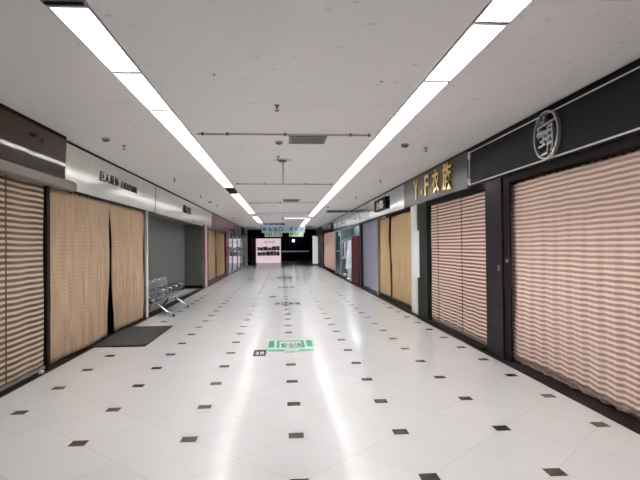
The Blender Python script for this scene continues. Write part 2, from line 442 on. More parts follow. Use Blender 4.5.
for x, y, l in ((-2.3, 7.85, 'sprinkler head over the first silver sign'), (-.04, 5.59, 'sprinkler head nearest the camera, between the two light strips'),
                (-.05, 8.76, 'sprinkler head just in front of the lengthwise conduit'), (2.23, 7.92, 'sprinkler head above the gold lettered sign'),
                (-2.33, 11.6, 'sprinkler head above the joint of the silver signs'), (-2.35, 15.4, 'sprinkler head above the middle of the second silver sign'),
                (-2.3, 18.8, 'sprinkler head near the far end of the second silver sign'), (2.28, 11.9, 'sprinkler head above the black logo box sign'),
                (2.3, 16.0, 'sprinkler head between the logo box sign and the dark diffuser'), (-.05, 17.6, 'small sprinkler head on the third crosswise conduit')):
    sprinkler(x, y, l)
# flush blank plugs
for x, y, l in ((-.58, 4.62, 'small dark blank plug near the left light strip'), (.93, 4.75, 'small dark blank plug beside the right light strip')):
    tag(MB().lathe([(.012, 0), (.01, -.006)], (x, y, H), 10).build('ceiling_plug', M_vent), l, 'plug')
# square air vent
def vent(x0, x1, y0, y1, label, n=7):
    t = thing('air_vent', label, 'air vent', ((x0 + x1) / 2, (y0 + y1) / 2, H), 'square air vents')
    f = .035
    MB().box(x0, x1, y0, y0 + f, H - .02, H).box(x0, x1, y1 - f, y1, H - .02, H).box(x0, x0 + f, y0 + f, y1 - f, H - .02, H).box(x1 - f, x1, y0 + f, y1 - f, H - .02, H).build('frame', M_vent, t)
    MB().box(x0 + f, x1 - f, y0 + f, y1 - f, H - .002, H).build('throat', M_black, t)
    b = MB()
    for k in range(n):
        y = y0 + f + (k + .5) * (y1 - y0 - 2 * f) / n
        b.prism([(y - .018, H - .004), (y - .014, H - .004), (y + .012, H - .022), (y + .008, H - .022)], 'x', x0 + f, x1 - f)
    b.build('blades', M_vent, t)
vent(.11, .63, 7.12, 7.6, 'grey square louvred air vent behind the first conduit')
vent(.05, .57, 16.6, 17.3, 'far grey louvred air vent by the third conduit', 6)
# linear diffuser by the right signs
t = thing('linear_diffuser', 'long dark slot diffuser crossing from ceiling to right signs', 'air vent', (2.4, 22.1, H))
MB().box(1.9, 2.95, 21.7, 22.4, H - .05, H - .001).build('casing', M_vent, t)
MB().box(1.93, 2.92, 21.78, 22.0, H - .056, H - .05).box(1.93, 2.92, 22.1, 22.32, H - .056, H - .05).build('slots', M_black, t)
MB().tube([(2.75, 21.68, H - .03), (2.9, 21.6, H - .2)], .02, 6).build('bracket', M_alu, t)
# conduits with clips
def conduit(p0, p1, label, clips, r=.011):
    t = thing('ceiling_conduit', label, 'pipe', p0)
    p0, p1 = Vector(p0), Vector(p1)
    MB().tube([p0, p1], r, 8).build('pipe', M_pipe, t, smooth=True)
    for c in clips:
        p = p0.lerp(p1, c)
        MB().box(p.x - .014, p.x + .014, p.y - .016, p.y + .016, p.z - .016, H).build('clip', M_vent, t)
zc = H - .022
conduit((-1.1, 6.95, zc), (1.21, 6.98, zc), 'nearest thin conduit crossing the ceiling between light strips', (.03, .17, .5, .88, .99))
conduit((-1.08, 12.4, zc), (1.24, 12.5, zc), 'second thin conduit crossing the ceiling', (.02, .3, .7, .98))
conduit((-1.1, 17.7, zc), (1.24, 17.75, zc), 'third thin conduit crossing the ceiling', (.02, .4, .98))
conduit((-1.1, 23.0, zc), (1.24, 23.05, zc), 'farthest thin conduit crossing the ceiling', (.02, .5, .98))
conduit((.03, 9.2, zc), (.04, 12.38, zc), 'lengthwise conduit running from junction box to second conduit', (.3, .8), .014)
t = thing('junction_box', 'round junction box at the head of the lengthwise conduit', 'junction box', (.02, 9.12, H))
MB().lathe([(.07, 0), (.07, -.03), (.055, -.04)], (.02, 9.12, H), 20).build('box', M_vent, t)
MB().lathe([(.16, 0), (.155, -.004)], (.02, 9.12, H), 24).build('ring', M_ventw, t)
# crosswise batten lamp far away
t = thing('batten_lamp', 'white batten lamp lying crosswise before the hanging signs', 'ceiling light', (.66, 26.4, H))
MB().box(.1, 1.22, 26.3, 26.42, H - .05, H).build('body', M_white, t)
MB().tube([(.12, 26.36, H - .07), (1.2, 26.36, H - .07)], .016, 8).build('tube', emis('dim_tube', (.95, .95, .95), 1.0), t)
MB().tube([(.05, 24.9, H), (.05, 24.9, H - .12)], .012, 6).box(-.0, .1, 24.86, 24.94, H - .2, H - .12).build('bracket', M_vent, t)

# ------------------------------------------------------------------ storefront pieces
def rowbox(side, x0, x1, y0, y1, z0, z1, b=None):   # x measured from centre line, outward
    b = b or MB()
    a, c = (x0, x1) if side > 0 else (-x1, -x0)
    return b.box(a, c, y0, y1, z0, z1)
def sign(side, y0, y1, z0, z1, mat, label, tilt=0., xf=2.95, cat='shop sign', th=.05):
    """board facing the corridor, its top leaning out by tilt"""
    t = thing('shop_sign', label, cat, (side * xf, (y0 + y1) / 2, z0))
    lean = math.tan(math.radians(tilt)) * (z1 - z0)
    b = MB().prism([(side * (xf + lean), z0), (side * xf, z1), (side * (xf + lean + th), z1), (side * (xf + lean + th), z0)], 'y', y0, y1)
    b.build('board', mat, t)
    return t, (lambda z: side * (xf + lean * (1 - (z - z0) / (z1 - z0))))
def cloth(side, y0, y1, z0, z1, mat, parent, name, x=3.0, amp=.03, period=.24, seed=0, skew=.5, pull0=0., pull1=0., gather=0.):
    """hanging sheet with folds; pull0/pull1 move the lower corners along the corridor"""
    rnd = random.Random(seed)
    nu = max(12, int((y1 - y0) / .018)); nv = 34
    ph = [rnd.uniform(0, 6.28) for _ in range(4)]
    def fn(u, v):
        y = y0 + (y1 - y0) * u
        z = z1 + (z0 - z1) * v
        a = (y - y0) / period * 2 * PI + ph[0] + .6 * math.sin(y * 2.1 + ph[1])
        w = math.sin(a + skew * math.sin(a)) * .5 + .5
        w = w * amp * (.35 + .65 * min(1, v * 1.6)) + .35 * amp * math.sin(y * 3.1 + ph[2] + v * .8) * v
        w += .2 * amp * math.sin(z * 4 + y * 2 + ph[3])
        yy = y + (1 - u) * pull0 * v ** 1.5 + u * pull1 * v ** 1.5
        zz = z + (.012 * math.sin(a * 1.0) * (1 if v > .97 else 0)) - (.016 * abs(math.sin(a)) if v < .01 else 0)
        return (side * (x - w), yy, zz)
    return MB().grid(fn, nu, nv).build(name, mat, parent, smooth=True, solid=.004)
def hooks(side, y0, y1, z, parent, x=3.0, step=.17, mat=None):
    n = max(2, int((y1 - y0) / step)); 
    for k in range(n):
        y = y0 + (k + .5) * (y1 - y0) / n
        MB().tube([(side * x, y, z + .04), (side * (x - .012), y + .006, z + .015), (side * x, y, z - .015)], .005, 6).build('hook', mat or M_black, parent)
def rail(side, y0, y1, z, parent, x=3.0, mat=None, r=.012):
    MB().tube([(side * x, y0, z), (side * x, y1, z)], r, 8).build('rail', mat or M_black, parent, smooth=True)

# ---- LEFT SIDE
# brown shop
t, fx = sign(-1, 1.5, 7.27, 2.47, 3.0, M_brown, 'glossy dark brown sign board at the left edge of the photo', 3.9, 2.885, th=.025)
MB().box(-2.965, -2.89, 1.5, 7.27, 3.0, H).build('shadow_gap', M_black, t)
t = thing('shutter_hood', 'grey metal roller shutter hood under the brown sign board', 'shutter hood', (-2.9, 4.5, 2.36))
MB().prism([(-3.1, 2.345), (-2.88, 2.33), (-2.845, 2.35), (-2.845, 2.435), (-2.88, 2.465), (-3.1, 2.465)], 'y', 1.5, 7.5).build('cover', M_hood, t)
MB().box(-2.85, -2.841, 1.5, 7.5, 2.365, 2.371).box(-2.85, -2.841, 1.5, 7.5, 2.39, 2.396).box(-2.85, -2.841, 1.5, 7.5, 2.415, 2.421).build('ribs', M_vent, t)
MB().box(-2.96, -2.87, 7.5, 7.53, 2.345, 2.45).build('end_cap', M_hood, t)
t = thing('striped_shade', 'tan and brown striped woven shade on the brown shop at far left', 'window shade', (-3.0, 4.2, .05))
cloth(-1, 1.6, 6.84, .05, 2.40, M_blindL, t, 'fabric', 3.01, .02, .5, 3, .3)
MB().tube([(-2.965, 5.86, 2.34), (-2.965, 5.86, .1)], .007, 6).build('cord', sm('brown_cord', (.08, .03, .02), .7), t, smooth=True)
rowbox(-1, 2.985, 3.03, 1.6, 6.84, .03, .065).build('bottom_rail', M_hood, t)
struct(MB().box(-3.12, -2.97, 6.86, 6.95, 0, 2.36).build('trim_3', sm('dark_brown_post', (.014, .008, .006), .4)))
tag(MB().box(-2.99, -2.95, 6.66, 6.72, .006, .04).build('door_stop', M_white), 'small white block on the floor by the dark post', 'door stop')
# first silver sign
t, fx = sign(-1, 7.42, 12.53, 2.37, 3.0, M_silver, 'long silver sheet sign with black Chinese and Latin lettering', 2.2)
for k, ch in enumerate('巨人服饰'):
    put_text(ch, -1, fx(2.74) + .004, 8.88 + k * .255, 2.735, .20, .15, .003, 'letter', M_ink, t, .002)
for k, ch in enumerate('EVERPRIDE'):
    put_text(ch, -1, fx(2.72) + .004, 9.97 + k * .122, 2.72, .085, .12, .003, 'letter', M_ink, t, .001)
rowbox(-1, 2.97, 3.0, 7.42, 12.53, 2.345, 2.37).build('lower_edge', M_black, t)
# brown curtains
t = thing('woven_curtain', 'pair of brown woven curtains with a narrow dark gap under the first silver sign', 'curtain', (-3.02, 9.3, .04))
cloth(-1, 6.98, 9.45, .035, 2.35, M_curtL, t, 'near_panel', 3.03, .05, .34, 11, .2, 0, -.14)
cloth(-1, 9.43, 11.72, .035, 2.35, M_curtL, t, 'far_panel', 3.04, .06, .42, 12, .2, .1, .0)
rail(-1, 6.96, 11.75, 2.335, t, 3.06)
hooks(-1, 7.0, 11.7, 2.34, t, 3.02, .16)
struct(rowbox(-1, 2.965, 3.0, 11.76, 11.86, 0, 2.36).build('trim_4', M_frame))
# second silver sign
t, fx = sign(-1, 12.58, 22.40, 2.37, 3.0, M_silver, 'long silver sheet sign above the grey alcove and bench', 2.2)
put_text('欧', -1, fx(2.72) + .01, 16.25, 2.735, .34, .24, .008, 'letter', M_ink, t, .008)
for k, ch in enumerate('OX'): put_text(ch, -1, fx(2.72) + .01, 16.75 + k * .4, 2.725, .28, .22, .008, 'letter', M_greyink, t, .006)
rowbox(-1, 2.97, 3.0, 12.58, 22.4, 2.35, 2.37).build('lower_edge', M_vent, t)
# doormat
t = thing('door_mat', 'dark grey carpet mat on the floor before the brown curtains', 'mat', (-2.58, 9.4, 0))
MB().grid(lambda u, v: (-2.97 + .82 * u, 8.37 + 2.02 * v + .03 * u, .013 + .002 * math.sin(9 * v + 3 * u)), 12, 24).build('pile', M_mat, t, solid=.012)
MB().box(-2.17, -2.14, 8.37, 10.42, .006, .017).box(-2.97, -2.14, 8.345, 8.375, .006, .017).box(-2.95, -2.14, 10.40, 10.43, .006, .017).build('edging', M_ink, t)
# bench
def bench():
    t = thing('waiting_bench', 'three seat perforated steel waiting bench with chrome legs in front of the alcove', 'bench', (-2.8, 12.95, 0))
    Y0, Y1 = 11.99, 14.08
    MB().box(-2.96, -2.90, Y0 + .03, Y1 - .03, .335, .375).build('beam', M_alu, t, bevel=.006)
    w = (Y1 - Y0 - .08) / 3
    prof = [(-2.50, .405), (-2.53, .43), (-2.62, .425), (-2.80, .40), (-2.93, .385), (-2.985, .40), (-3.0, .47), (-3.02, .60), (-3.04, .70), (-3.055, .77), (-3.075, .785)]
    for k in range(3):
        a = Y0 + .04 + k * w + .015; b_ = a + w - .03
        half = prof[:6]; back = prof[5:]
        def sheet(pr):
            return MB().grid(lambda u, v, pr=pr: (pr[int(round(u * (len(pr) - 1)))][0], a + (b_ - a) * v, pr[int(round(u * (len(pr) - 1)))][1]), len(pr) - 1, 4)
        sheet(half).build('seat', M_mesh, t, smooth=True, solid=.014)
        sheet(back).build('backrest', M_mesh, t, smooth=True, solid=.014)
        # bright rolled rims
        r1 = MB().tube([(p[0], a, p[1]) for p in prof], .010, 6).tube([(p[0], b_, p[1]) for p in prof], .010, 6)
        r1.tube([(-3.075, a, .785), (-3.075, b_, .785)], .014, 8).tube([(-2.50, a, .405), (-2.50, b_, .405)], .012, 8)
        r1.build('rim', M_chrome, t, smooth=True)
    for y in (Y0 + .12, Y1 - .12):
        l = MB().tube([(-3.18, y, .03), (-3.10, y, .07), (-2.95, y, .25), (-2.90, y, .29), (-2.82, y, .26), (-2.62, y, .10), (-2.47, y, .04)], [.016, .02, .026, .028, .026, .02, .016], 8)
        l.box(-2.955, -2.9, y - .025, y + .025, .26, .34)
        leg = l.build('leg', M_chrome, t, smooth=True)
        for x in (-2.47, -3.18): MB().lathe([(.026, 0), (.026, .012), (.012, .03)], (x, y, .0), 12).build('foot', M_ink, leg)
    for y in [Y0 + .02, Y1 - .02, Y0 + .04 + w, Y0 + .04 + 2 * w]:
        MB().tube([(-3.02, y, .56), (-2.95, y, .595), (-2.72, y, .60), (-2.63, y, .58), (-2.64, y, .52), (-2.76, y, .42), (-2.86, y, .37)], [.012, .014, .016, .016, .013, .012, .012], 8).build('armrest', M_chrome, t, smooth=True)
bench()

# burgundy shop
t, fx = sign(-1, 22.44, 33.9, 2.52, 3.0, M_burg, 'glossy burgundy sign board with white strokes imitating lamp reflections at left', 2.2)
rowbox(-1, 2.965, 3.02, 22.44, 33.9, 2.43, 2.52).build('lower_edge', M_burgF, t)
for k, ch in enumerate('Wmwanm'):
    put_text(ch, -1, -2.99, 24.6 + k * 1.35, 2.60, 1.1, .13, .01, 'letter', M_white, t, .006)  # white strokes painted as the lamps' wavy reflection, not real lettering
fr = thing('timber_shopfront', 'burgundy and pale pink timber frame of the left curtained shop', 'shop frame', (-3.0, 24.5, 0))
rowbox(-1, 2.96, 3.08, 20.16, 20.45, 0, 2.42).build('post', M_burgF, fr)
rowbox(-1, 2.95, 3.08, 20.46, 20.95, 0, 2.42).build('post', M_pinkF, fr)
rowbox(-1, 2.96, 3.08, 20.96, 21.35, 0, 2.42).build('post', M_burgF, fr)
rowbox(-1, 2.96, 3.08, 28.1, 29.5, 0, 2.42).build('post', M_burgF, fr)
rowbox(-1, 2.98, 3.08, 21.35, 28.1, 0, .16).build('sill', M_burgF, fr)
rowbox(-1, 2.98, 3.08, 21.35, 28.1, 2.32, 2.42).build('lintel', M_burgF, fr)
t = thing('woven_curtain', 'two ochre woven curtain panels inside the burgundy frame', 'curtain', (-3.02, 24.7, .17))
cloth(-1, 21.36, 24.3, .17, 2.31, M_curtD, t, 'near_panel', 3.06, .03, .5, 21, .2)
cloth(-1, 24.5, 28.08, .17, 2.31, M_curtD, t, 'far_panel', 3.06, .03, .6, 22, .2)
rail(-1, 21.4, 28.05, 2.3, t, 3.07)
# glass shop
t, fx = sign(-1, 33.95, 38.2, 2.5, 3.0, sm('beige_board', (.42, .40, .33), .3), 'beige sign board with a round olive logo above the glass shop', 1)
MB().tube([(-2.96, 35.9, 2.75), (-2.93, 35.9, 2.75)], .2, 20).build('logo', sm('olive', (.12, .11, .05), .4), t)
t, fx = sign(-1, 38.3, 43.5, 2.5, 3.0, M_black, 'small black sign board with a tan logo at the far left', 1, 2.9)
MB().tube([(-2.9, 40.9, 2.76), (-2.87, 40.9, 2.76)], .17, 20).build('logo', sm('tan_paint', (.30, .24, .16), .4), t)
g = thing('glass_shopfront', 'blue grey framed glass shopfront of the bright far left shop', 'shopfront', (-3.0, 35.5, 0))
for y in (29.6, 31.9, 35.4, 38.0, 41.3): rowbox(-1, 2.97, 3.05, y, y + .22, 0, 2.5).build('mullion', M_teal, g)
rowbox(-1, 2.97, 3.05, 29.6, 41.5, 2.42, 2.5).build('head_rail', M_teal, g)
rowbox(-1, 2.97, 3.05, 29.6, 41.5, 0, .12).build('sill', M_teal, g)
rowbox(-1, 3.0, 3.012, 29.82, 31.9, .12, 2.42).build('pane', M_glass, g)
rowbox(-1, 3.0, 3.012, 32.12, 35.4, .12, 2.42).build('pane', M_glass, g)
rowbox(-1, 3.0, 3.012, 35.62, 38.0, .12, 2.42).build('pane', M_glass, g)
rowbox(-1, 3.0, 3.012, 38.22, 41.3, .12, 2.42).build('pane', M_glass, g)
def panel_lamp(x0, x1, y0, y1, z, st, label):
    t = thing('shop_ceiling_lamp', label, 'ceiling light', ((x0 + x1) / 2, (y0 + y1) / 2, z))
    MB().box(x0, x1, y0, y1, z, z + .05).build('body', M_white, t)
    MB().box(x0 + .04, x1 - .04, y0 + .04, y1 - .04, z - .012, z).build('diffuser', emis('panel_glow_%d' % len(MATS), (.86, .93, 1.), st), t)
panel_lamp(-4.9, -3.7, 31, 40, 2.85, 4., 'bright ceiling panel inside the far left glass shop')
struct(MB().box(-5.5, -5.45, 29.65, 41.55, 0, 2.8).box(-5.45, -3.06, 41.5, 41.6, 0, 2.8).build('wall_bright_shop', sm('shop_white_wall', (.66, .70, .76), .6)))
# clothes racks in the shops
def rack(side, xr, y0, y1, label, cols, seed, top=1.65):
    rnd = random.Random(seed)
    t = thing('clothes_rack', label, 'clothes rack', (side * xr, (y0 + y1) / 2, 0))
    MB().tube([(side * xr, y0, .02), (side * xr, y0, top), (side * xr, y1, top), (side * xr, y1, .02)], .018, 8).tube([(side * xr - .25, y0, .02), (side * xr + .25, y0, .02)], .018, 6).tube([(side * xr - .25, y1, .02), (side * xr + .25, y1, .02)], .018, 6).build('stand', M_chrome, t)
    n = len(cols)
    for k, c in enumerate(cols):
        y = y0 + .2 + (y1 - y0 - .4) * k / max(1, n - 1); L = rnd.uniform(.75, 1.05); w = .22
        m = sm('cloth_%s' % '_'.join('%02d' % int(v * 99) for v in c), c, .85)
        g = thing('hanging_garment', 'x', 'garment', (side * xr, y, top - .05), 'garments on the shop racks')
        g['label'] = '%s garment, %s on the %s' % (cname(c), ORD[k], label.split(',')[0])
        MB().tube([(side * xr, y, top + .02), (side * xr, y, top - .05)], .005, 5).tube([(side * xr - w * .8, y, top - .12), (side * xr, y, top - .05), (side * xr + w * .8, y, top - .12)], .008, 5).build('hanger', M_chrome, g)
        def fn(u, v, y=y, L=L):
            a = 2 * PI * u
            ww = (.6 + .4 * min(1, v * 6)) * w * (1 + .12 * v) ; dd = (.03 + .035 * v) * (1 + .25 * math.sin(5 * a))
            return (side * xr + ww * math.cos(a), y + dd * math.sin(a), top - .08 - L * v - .05 * (abs(math.cos(a)) if v < .05 else 0))
        MB().grid(fn, 20, 8).build('cloth', m, g, smooth=True)
def cname(c):
    r, g_, b = c
    if max(c) < .12: return 'black'
    if min(c) > .55: return 'white'
    if r > 2 * b: return 'dark red' if r < .4 else 'red'
    if b > 1.3 * r: return 'blue'
    return 'grey'
rack(-1, 3.75, 32.4, 35.2, 'front rack in the left glass shop', [(.05, .06, .1), (.1, .12, .2), (.7, .7, .72), (.08, .08, .1), (.25, .27, .32)], 1)
rack(-1, 3.75, 35.8, 38.6, 'back rack in the left glass shop', [(.7, .72, .75), (.05, .05, .07), (.1, .12, .2), (.65, .66, .7), (.06, .06, .08)], 2)
struct(rowbox(-1, 2.9, 3.2, 41.6, 44.6, 0, H).build('trim_5', M_frame))
struct(rowbox(-1, 2.96, 3.3, 44.62, YE, 0, H).build('trim_6', sm('beige_grey_wall', (.30, .27, .26), .6)))
struct(rowbox(1, 2.96, 3.3, 44.4, YE, 0, H).build('trim_12', sm('beige_grey_wall', (.30, .27, .26), .6)))

# ---- RIGHT SIDE
# big charcoal sign
t, fx = sign(1, 2.0, 7.95, 2.44, 3.0, M_charcoal, 'long charcoal sign board with thin white border and round chrome emblem', .3, 2.9)
xb = 2.896
bd = MB()
bd.box(xb - .006, xb + .004, 2.0, 7.86, 2.455, 2.47).box(xb - .008, xb + .002, 2.0, 7.86, 2.95, 2.962).box(xb - .006, xb + .004, 7.86, 7.875, 2.47, 2.95)
bd.build('border', M_wline, t)
for z, s_ in ((2.955, -1), (2.465, 1)):
    MB().box(xb - .014, xb + .004, 7.80, 7.90, z - .012, z + .012).box(xb - .014, xb + .004, 7.845, 7.90, min(z, z + s_ * .1), max(z, z + s_ * .1)).box(xb - .014, xb + .004, 7.82, 7.86, min(z + s_ * .04, z + s_ * .07), max(z + s_ * .04, z + s_ * .07)).build('corner_ornament', M_wline, t)
em = MB(); cy, cz, R, xe = 5.45, 2.715, .262, 2.85
N = 48
def ringpt(a, r): return (cy + r * math.cos(a), cz + r * math.sin(a))
for k in range(N):
    a0, a1 = 2 * PI * k / N, 2 * PI * (k + 1) / N
    i = len(em.v)
    for x in (xe, xe + .04):
        for a in (a0, a1):
            for r in (R - .018, R): p = ringpt(a, r); em.v.append((x, p[0], p[1]))
    em.f += [(i, i + 1, i + 3, i + 2), (i + 4, i + 6, i + 7, i + 5), (i + 1, i + 5, i + 7, i + 3), (i, i + 2, i + 6, i + 4)]
em.build('emblem_ring', M_alu, t)
# strokes of the emblem: u runs to the reader's right (-Y), v up, both in units of R
st = [(-.75, .38, .80, .52), (-.12, .82, -.12, .42), (-.62, .60, -.30, .60), (-.78, .12, -.1, .20), (-.62, .38, -.62, -.02), (-.50, .02, .52, .18),
      (-.50, -.22, .50, -.06), (-.62, -.42, -.05, -.36), (-.2, .18, -.2, -.40), (.14, .30, .14, -.78), (.52, .34, .52, -.62), (.14, .30, .52, .36), (.14, -.4, .5, -.34), (-.45, -.80, .14, -.74), (.52, -.62, .36, -.70)]
es = MB()
for a, b_, c, d in st:
    p = Vector((0, cy - a * R, cz + b_ * R)); q = Vector((0, cy - c * R, cz + d * R))
    dr = (q - p).normalized(); nn = Vector((0, -dr.z, dr.y)) * .009
    i = len(es.v)
    for x in (xe + .004, xe + .034):
        for w in (p + nn, q + nn, q - nn, p - nn): es.v.append((x, w.y, w.z))
    es.f += [(i, i + 1, i + 2, i + 3), (i + 7, i + 6, i + 5, i + 4)] + [(i + k, i + 4 + k, i + 4 + (k + 1) % 4, i + (k + 1) % 4) for k in range(4)]
es.build('emblem_strokes', M_alu, t)
MB().tube([(xe + .03, cy - R * .93, cz), (2.905, cy - R * .93, cz)], .01, 6).tube([(xe + .03, cy + R * .93, cz), (2.905, cy + R * .93, cz)], .01, 6).build('emblem_stand_off', M_alu, t)
for y in (7.35, 7.2, 7.08):     # small pin marks
    MB().tube([(2.902, y, 2.56), (2.895, y, 2.56)], .012, 8).build('screw', M_black, t)
struct(MB().box(2.96, 3.18, 1.5, 12.2, 2.35, 2.44).build('trim_7', M_dark))
# big shade
t = thing('striped_shade', 'big rose and brown striped shade at the right edge of the photo', 'window shade', (3.0, 4.2, .03))
cloth(1, 2.0, 6.76, .05, 2.34, M_blindR, t, 'fabric', 3.05, .032, .27, 5, .8)
MB().grid(lambda u, v: (3.03 - .012 * math.sin(u * 110), 2.0 + 4.74 * u, .028 + .035 * v + .005 * math.sin(u * 160)), 260, 1).build('frayed_hem', sm('frayed_hem', (.26, .2, .17), .9, var=.9, scale=60), t, solid=.006)
rail(1, 2.0, 6.76, 2.36, t, 3.07)
hooks(1, 2.2, 6.5, 2.35, t, 3.05, .2)
# clad pillar
t = thing('shop_pillar', 'dark purple black clad pillar between the two striped shades', 'pillar', (3.03, 7.0, 0))
MB().box(2.93, 3.18, 6.79, 7.35, 0.006, 2.44).build('cladding', M_brick, t)
MB().box(2.955, 2.98, 6.61, 6.79, 0.006, 2.44).build('side_channel', M_black, t)
MB().box(2.92, 2.932, 6.86, 6.92, 1.18, 1.26).build('latch', M_vent, t)
tag(MB().box(2.943, 2.955, 6.65, 6.71, 1.30, 1.34).build('wall_hook', M_alu), 'tiny metal catch on the black channel of the dark pillar', 'catch')
# rust shade
t = thing('striped_shade', 'rust and pink striped shade beneath the gold lettered sign', 'window shade', (3.0, 8.9, .06))
cloth(1, 7.38, 10.4, .075, 2.38, M_blindS, t, 'fabric', 3.03, .022, .45, 8, .3)
MB().tube([(2.975, 9.8, 2.36), (2.975, 9.8, .1)], .006, 6).tube([(2.98, 8.5, 2.36), (2.98, 8.5, .1)], .006, 6).build('cord', MATS['brown_cord'], t)
rowbox(1, 3.0, 3.04, 7.5, 10.35, .05, .08).build('bottom_rail', M_hood, t)
rail(1, 7.46, 10.4, 2.40, t, 3.05)
struct(MB().box(2.93, 3.18, 10.42, 11.16, .006, 2.44).build('trim_8', M_post))
struct(MB().box(2.90, 3.18, 7.46, 12.2, .006, .03).build('trim_9', M_stone))
# gold letter sign
t, fx = sign(1, 7.97, 12.2, 2.43, 3.0, M_slate, 'slate grey sign board with raised gold letters', .3, 2.9)
for ch, y, z, w, h in (('Y', 10.98, 2.72, .36, .40), ('·', 10.52, 2.63, .09, .09), ('F', 10.16, 2.73, .30, .40), ('衣', 9.56, 2.73, .42, .44), ('族', 8.88, 2.735, .50, .48)):
    put_text(ch, 1, fx(z) - .022, y, z, w, h, .018, 'letter', M_gold, t, .004)
# white pier with a notice sheet
struct(MB().box(2.93, 3.18, 11.2, 11.72, .006, 2.42).build('trim_10', M_frame))
tag(MB().box(2.918, 2.93, 11.0, 11.45, .85, 1.86).build('notice_sheet', M_paper), 'tall blank white notice sheet fixed on the narrow white pier', 'notice')
# logo box sign
t, fx = sign(1, 12.23, 17.4, 2.42, 3.0, M_silverR, 'silver sign board carrying a black logo box', .5, 2.9)
bx = MB().box(2.84, 2.902, 14.15, 15.9, 2.56, 2.90).build('logo_box', M_black, t)
put_text('HB', 1, 2.835, 14.95, 2.72, .95, .22, .006, 'letter', M_white, bx, .008)
rowbox(1, 2.93, 2.98, 12.23, 17.4, 2.39, 2.42).build('lower_edge', M_post, t)
# straw curtains
t = thing('woven_curtain', 'pair of straw woven curtains with dark red gap beneath the logo box sign', 'curtain', (3.0, 13.9, .1))
cloth(1, 11.86, 14.35, .1, 2.36, M_curtY, t, 'near_panel', 3.04, .022, .6, 31, .2)
cloth(1, 14.55, 16.0, .1, 2.36, M_curtY, t, 'far_panel', 3.04, .022, .5, 32, .2, -.1)
MB().tube([(3.02, 14.45, 2.34), (3.0, 14.47, 1.8), (3.01, 14.3, .95), (2.99, 14.2, .12)], .02, 8).build('tie_cord', sm('dark_red_cloth', (.11, .02, .025), .8), t, smooth=True)
rail(1, 11.8, 16.05, 2.37, t, 3.07)
fr = thing('timber_shopfront', 'thin dark frame around the straw curtains at right', 'shop frame', (3.0, 13.9, 0))
rowbox(1, 2.97, 3.1, 11.74, 11.84, .006, 2.42).build('post', M_post, fr)
rowbox(1, 2.97, 3.1, 16.02, 16.2, .006, 2.42).build('post', sm('ochre_post', (.2, .15, .08), .5), fr)
rowbox(1, 2.99, 3.1, 11.84, 16.02, .006, .09).build('sill', M_post, fr)
# further signs
t, fx = sign(1, 17.45, 22.0, 2.42, 3.0, M_greyR, 'dull grey sign board beside the dark ceiling diffuser', .5, 2.9)
for k, ch in enumerate('XX'): put_text(ch, 1, fx(2.6) - .01, 20.6 - k * 1.1, 2.64, .7, .2, .008, 'letter', M_white, t, .01)
t, fx = sign(1, 22.05, 29.4, 2.42, 3.0, M_greyR, 'grey green sign board with white lettering over the bright right shop', .5, 2.9)
for k, ch in enumerate('KIM'): put_text(ch, 1, fx(2.65) - .01, 28.0 - k * 1.9, 2.66, 1.2, .24, .008, 'letter', M_white, t, .01)
t, fx = sign(1, 29.5, 38.0, 2.5, 3.0, M_silverR, 'pale sign board with a black box above the salmon curtain', .5, 2.9)
bx = MB().box(2.84, 2.902, 29.9, 32.3, 2.56, 2.92).build('logo_box', M_black, t)
put_text('S', 1, 2.835, 31.1, 2.74, .7, .2, .006, 'letter', M_white, bx, .008)
for k, ch in enumerate('AM'): put_text(ch, 1, fx(2.7) - .01, 36.2 - k * 2, 2.74, 1.5, .22, .008, 'letter', M_greyink, t, .01)
t, fx = sign(1, 38.1, 44.3, 2.35, 3.0, M_navy, 'dark navy sign board at the far right corner', .5, 2.88)
# vacant shop opening frame
fr = thing('shop_doorway', 'dark frame of the vacant pale shop at right', 'shop frame', (3.0, 18, 0))
rowbox(1, 2.96, 3.05, 19.55, 19.9, .006, 2.42).build('post', M_post, fr)
rowbox(1, 2.96, 3.05, 16.2, 19.9, 2.36, 2.42).build('head_rail', M_post, fr)
panel_lamp(4.5, 5.7, 20, 26.5, 2.9, 7., 'ceiling panel inside the vacant pale shop')
struct(MB().box(3.05, 6.0, 16.06, 19.78, 2.95, 3.0).build('trim_13', M_ceil))
# bright right shop with clothes
g = thing('glass_shopfront', 'dark framed glass shopfront with clothes beyond the vacant shop', 'shopfront', (3.0, 25, 0))
for y in (26.3, 29.0): rowbox(1, 2.96, 3.04, y, y + .2, 0, 2.42).build('mullion', M_teal, g)
rowbox(1, 2.96, 3.04, 19.9, 29.2, 2.34, 2.42).build('head_rail', M_teal, g)
rowbox(1, 2.99, 3.0, 26.5, 29.0, .03, 2.34).build('pane', M_glass, g)
panel_lamp(3.25, 3.9, 21, 28.5, 2.85, 4., 'bright ceiling panel inside the right clothes shop')
struct(MB().box(3.98, 4.02, 19.92, 29.48, 0, 2.8).box(3.06, 3.98, 29.4, 29.48, 0, 2.8).build('wall_clothes_shop', sm('teal_grey_wall', (.20, .26, .27), .6)))
rack(1, 3.34, 24.7, 28.8, 'long rack in the right clothes shop', [(.7, .7, .72), (.1, .12, .2), (.65, .66, .7), (.05, .05, .07), (.7, .7, .72), (.3, .32, .36), (.7, .72, .75)], 4, 1.95)
tag(MB().box(2.97, 3.3, 20.2, 22.3, .006, 1.95).build('banner_board', sm('dark_red_board', (.05, .007, .008), .5), bevel=.01), 'dark red upright display panel at the clothes shop entrance', 'display panel')
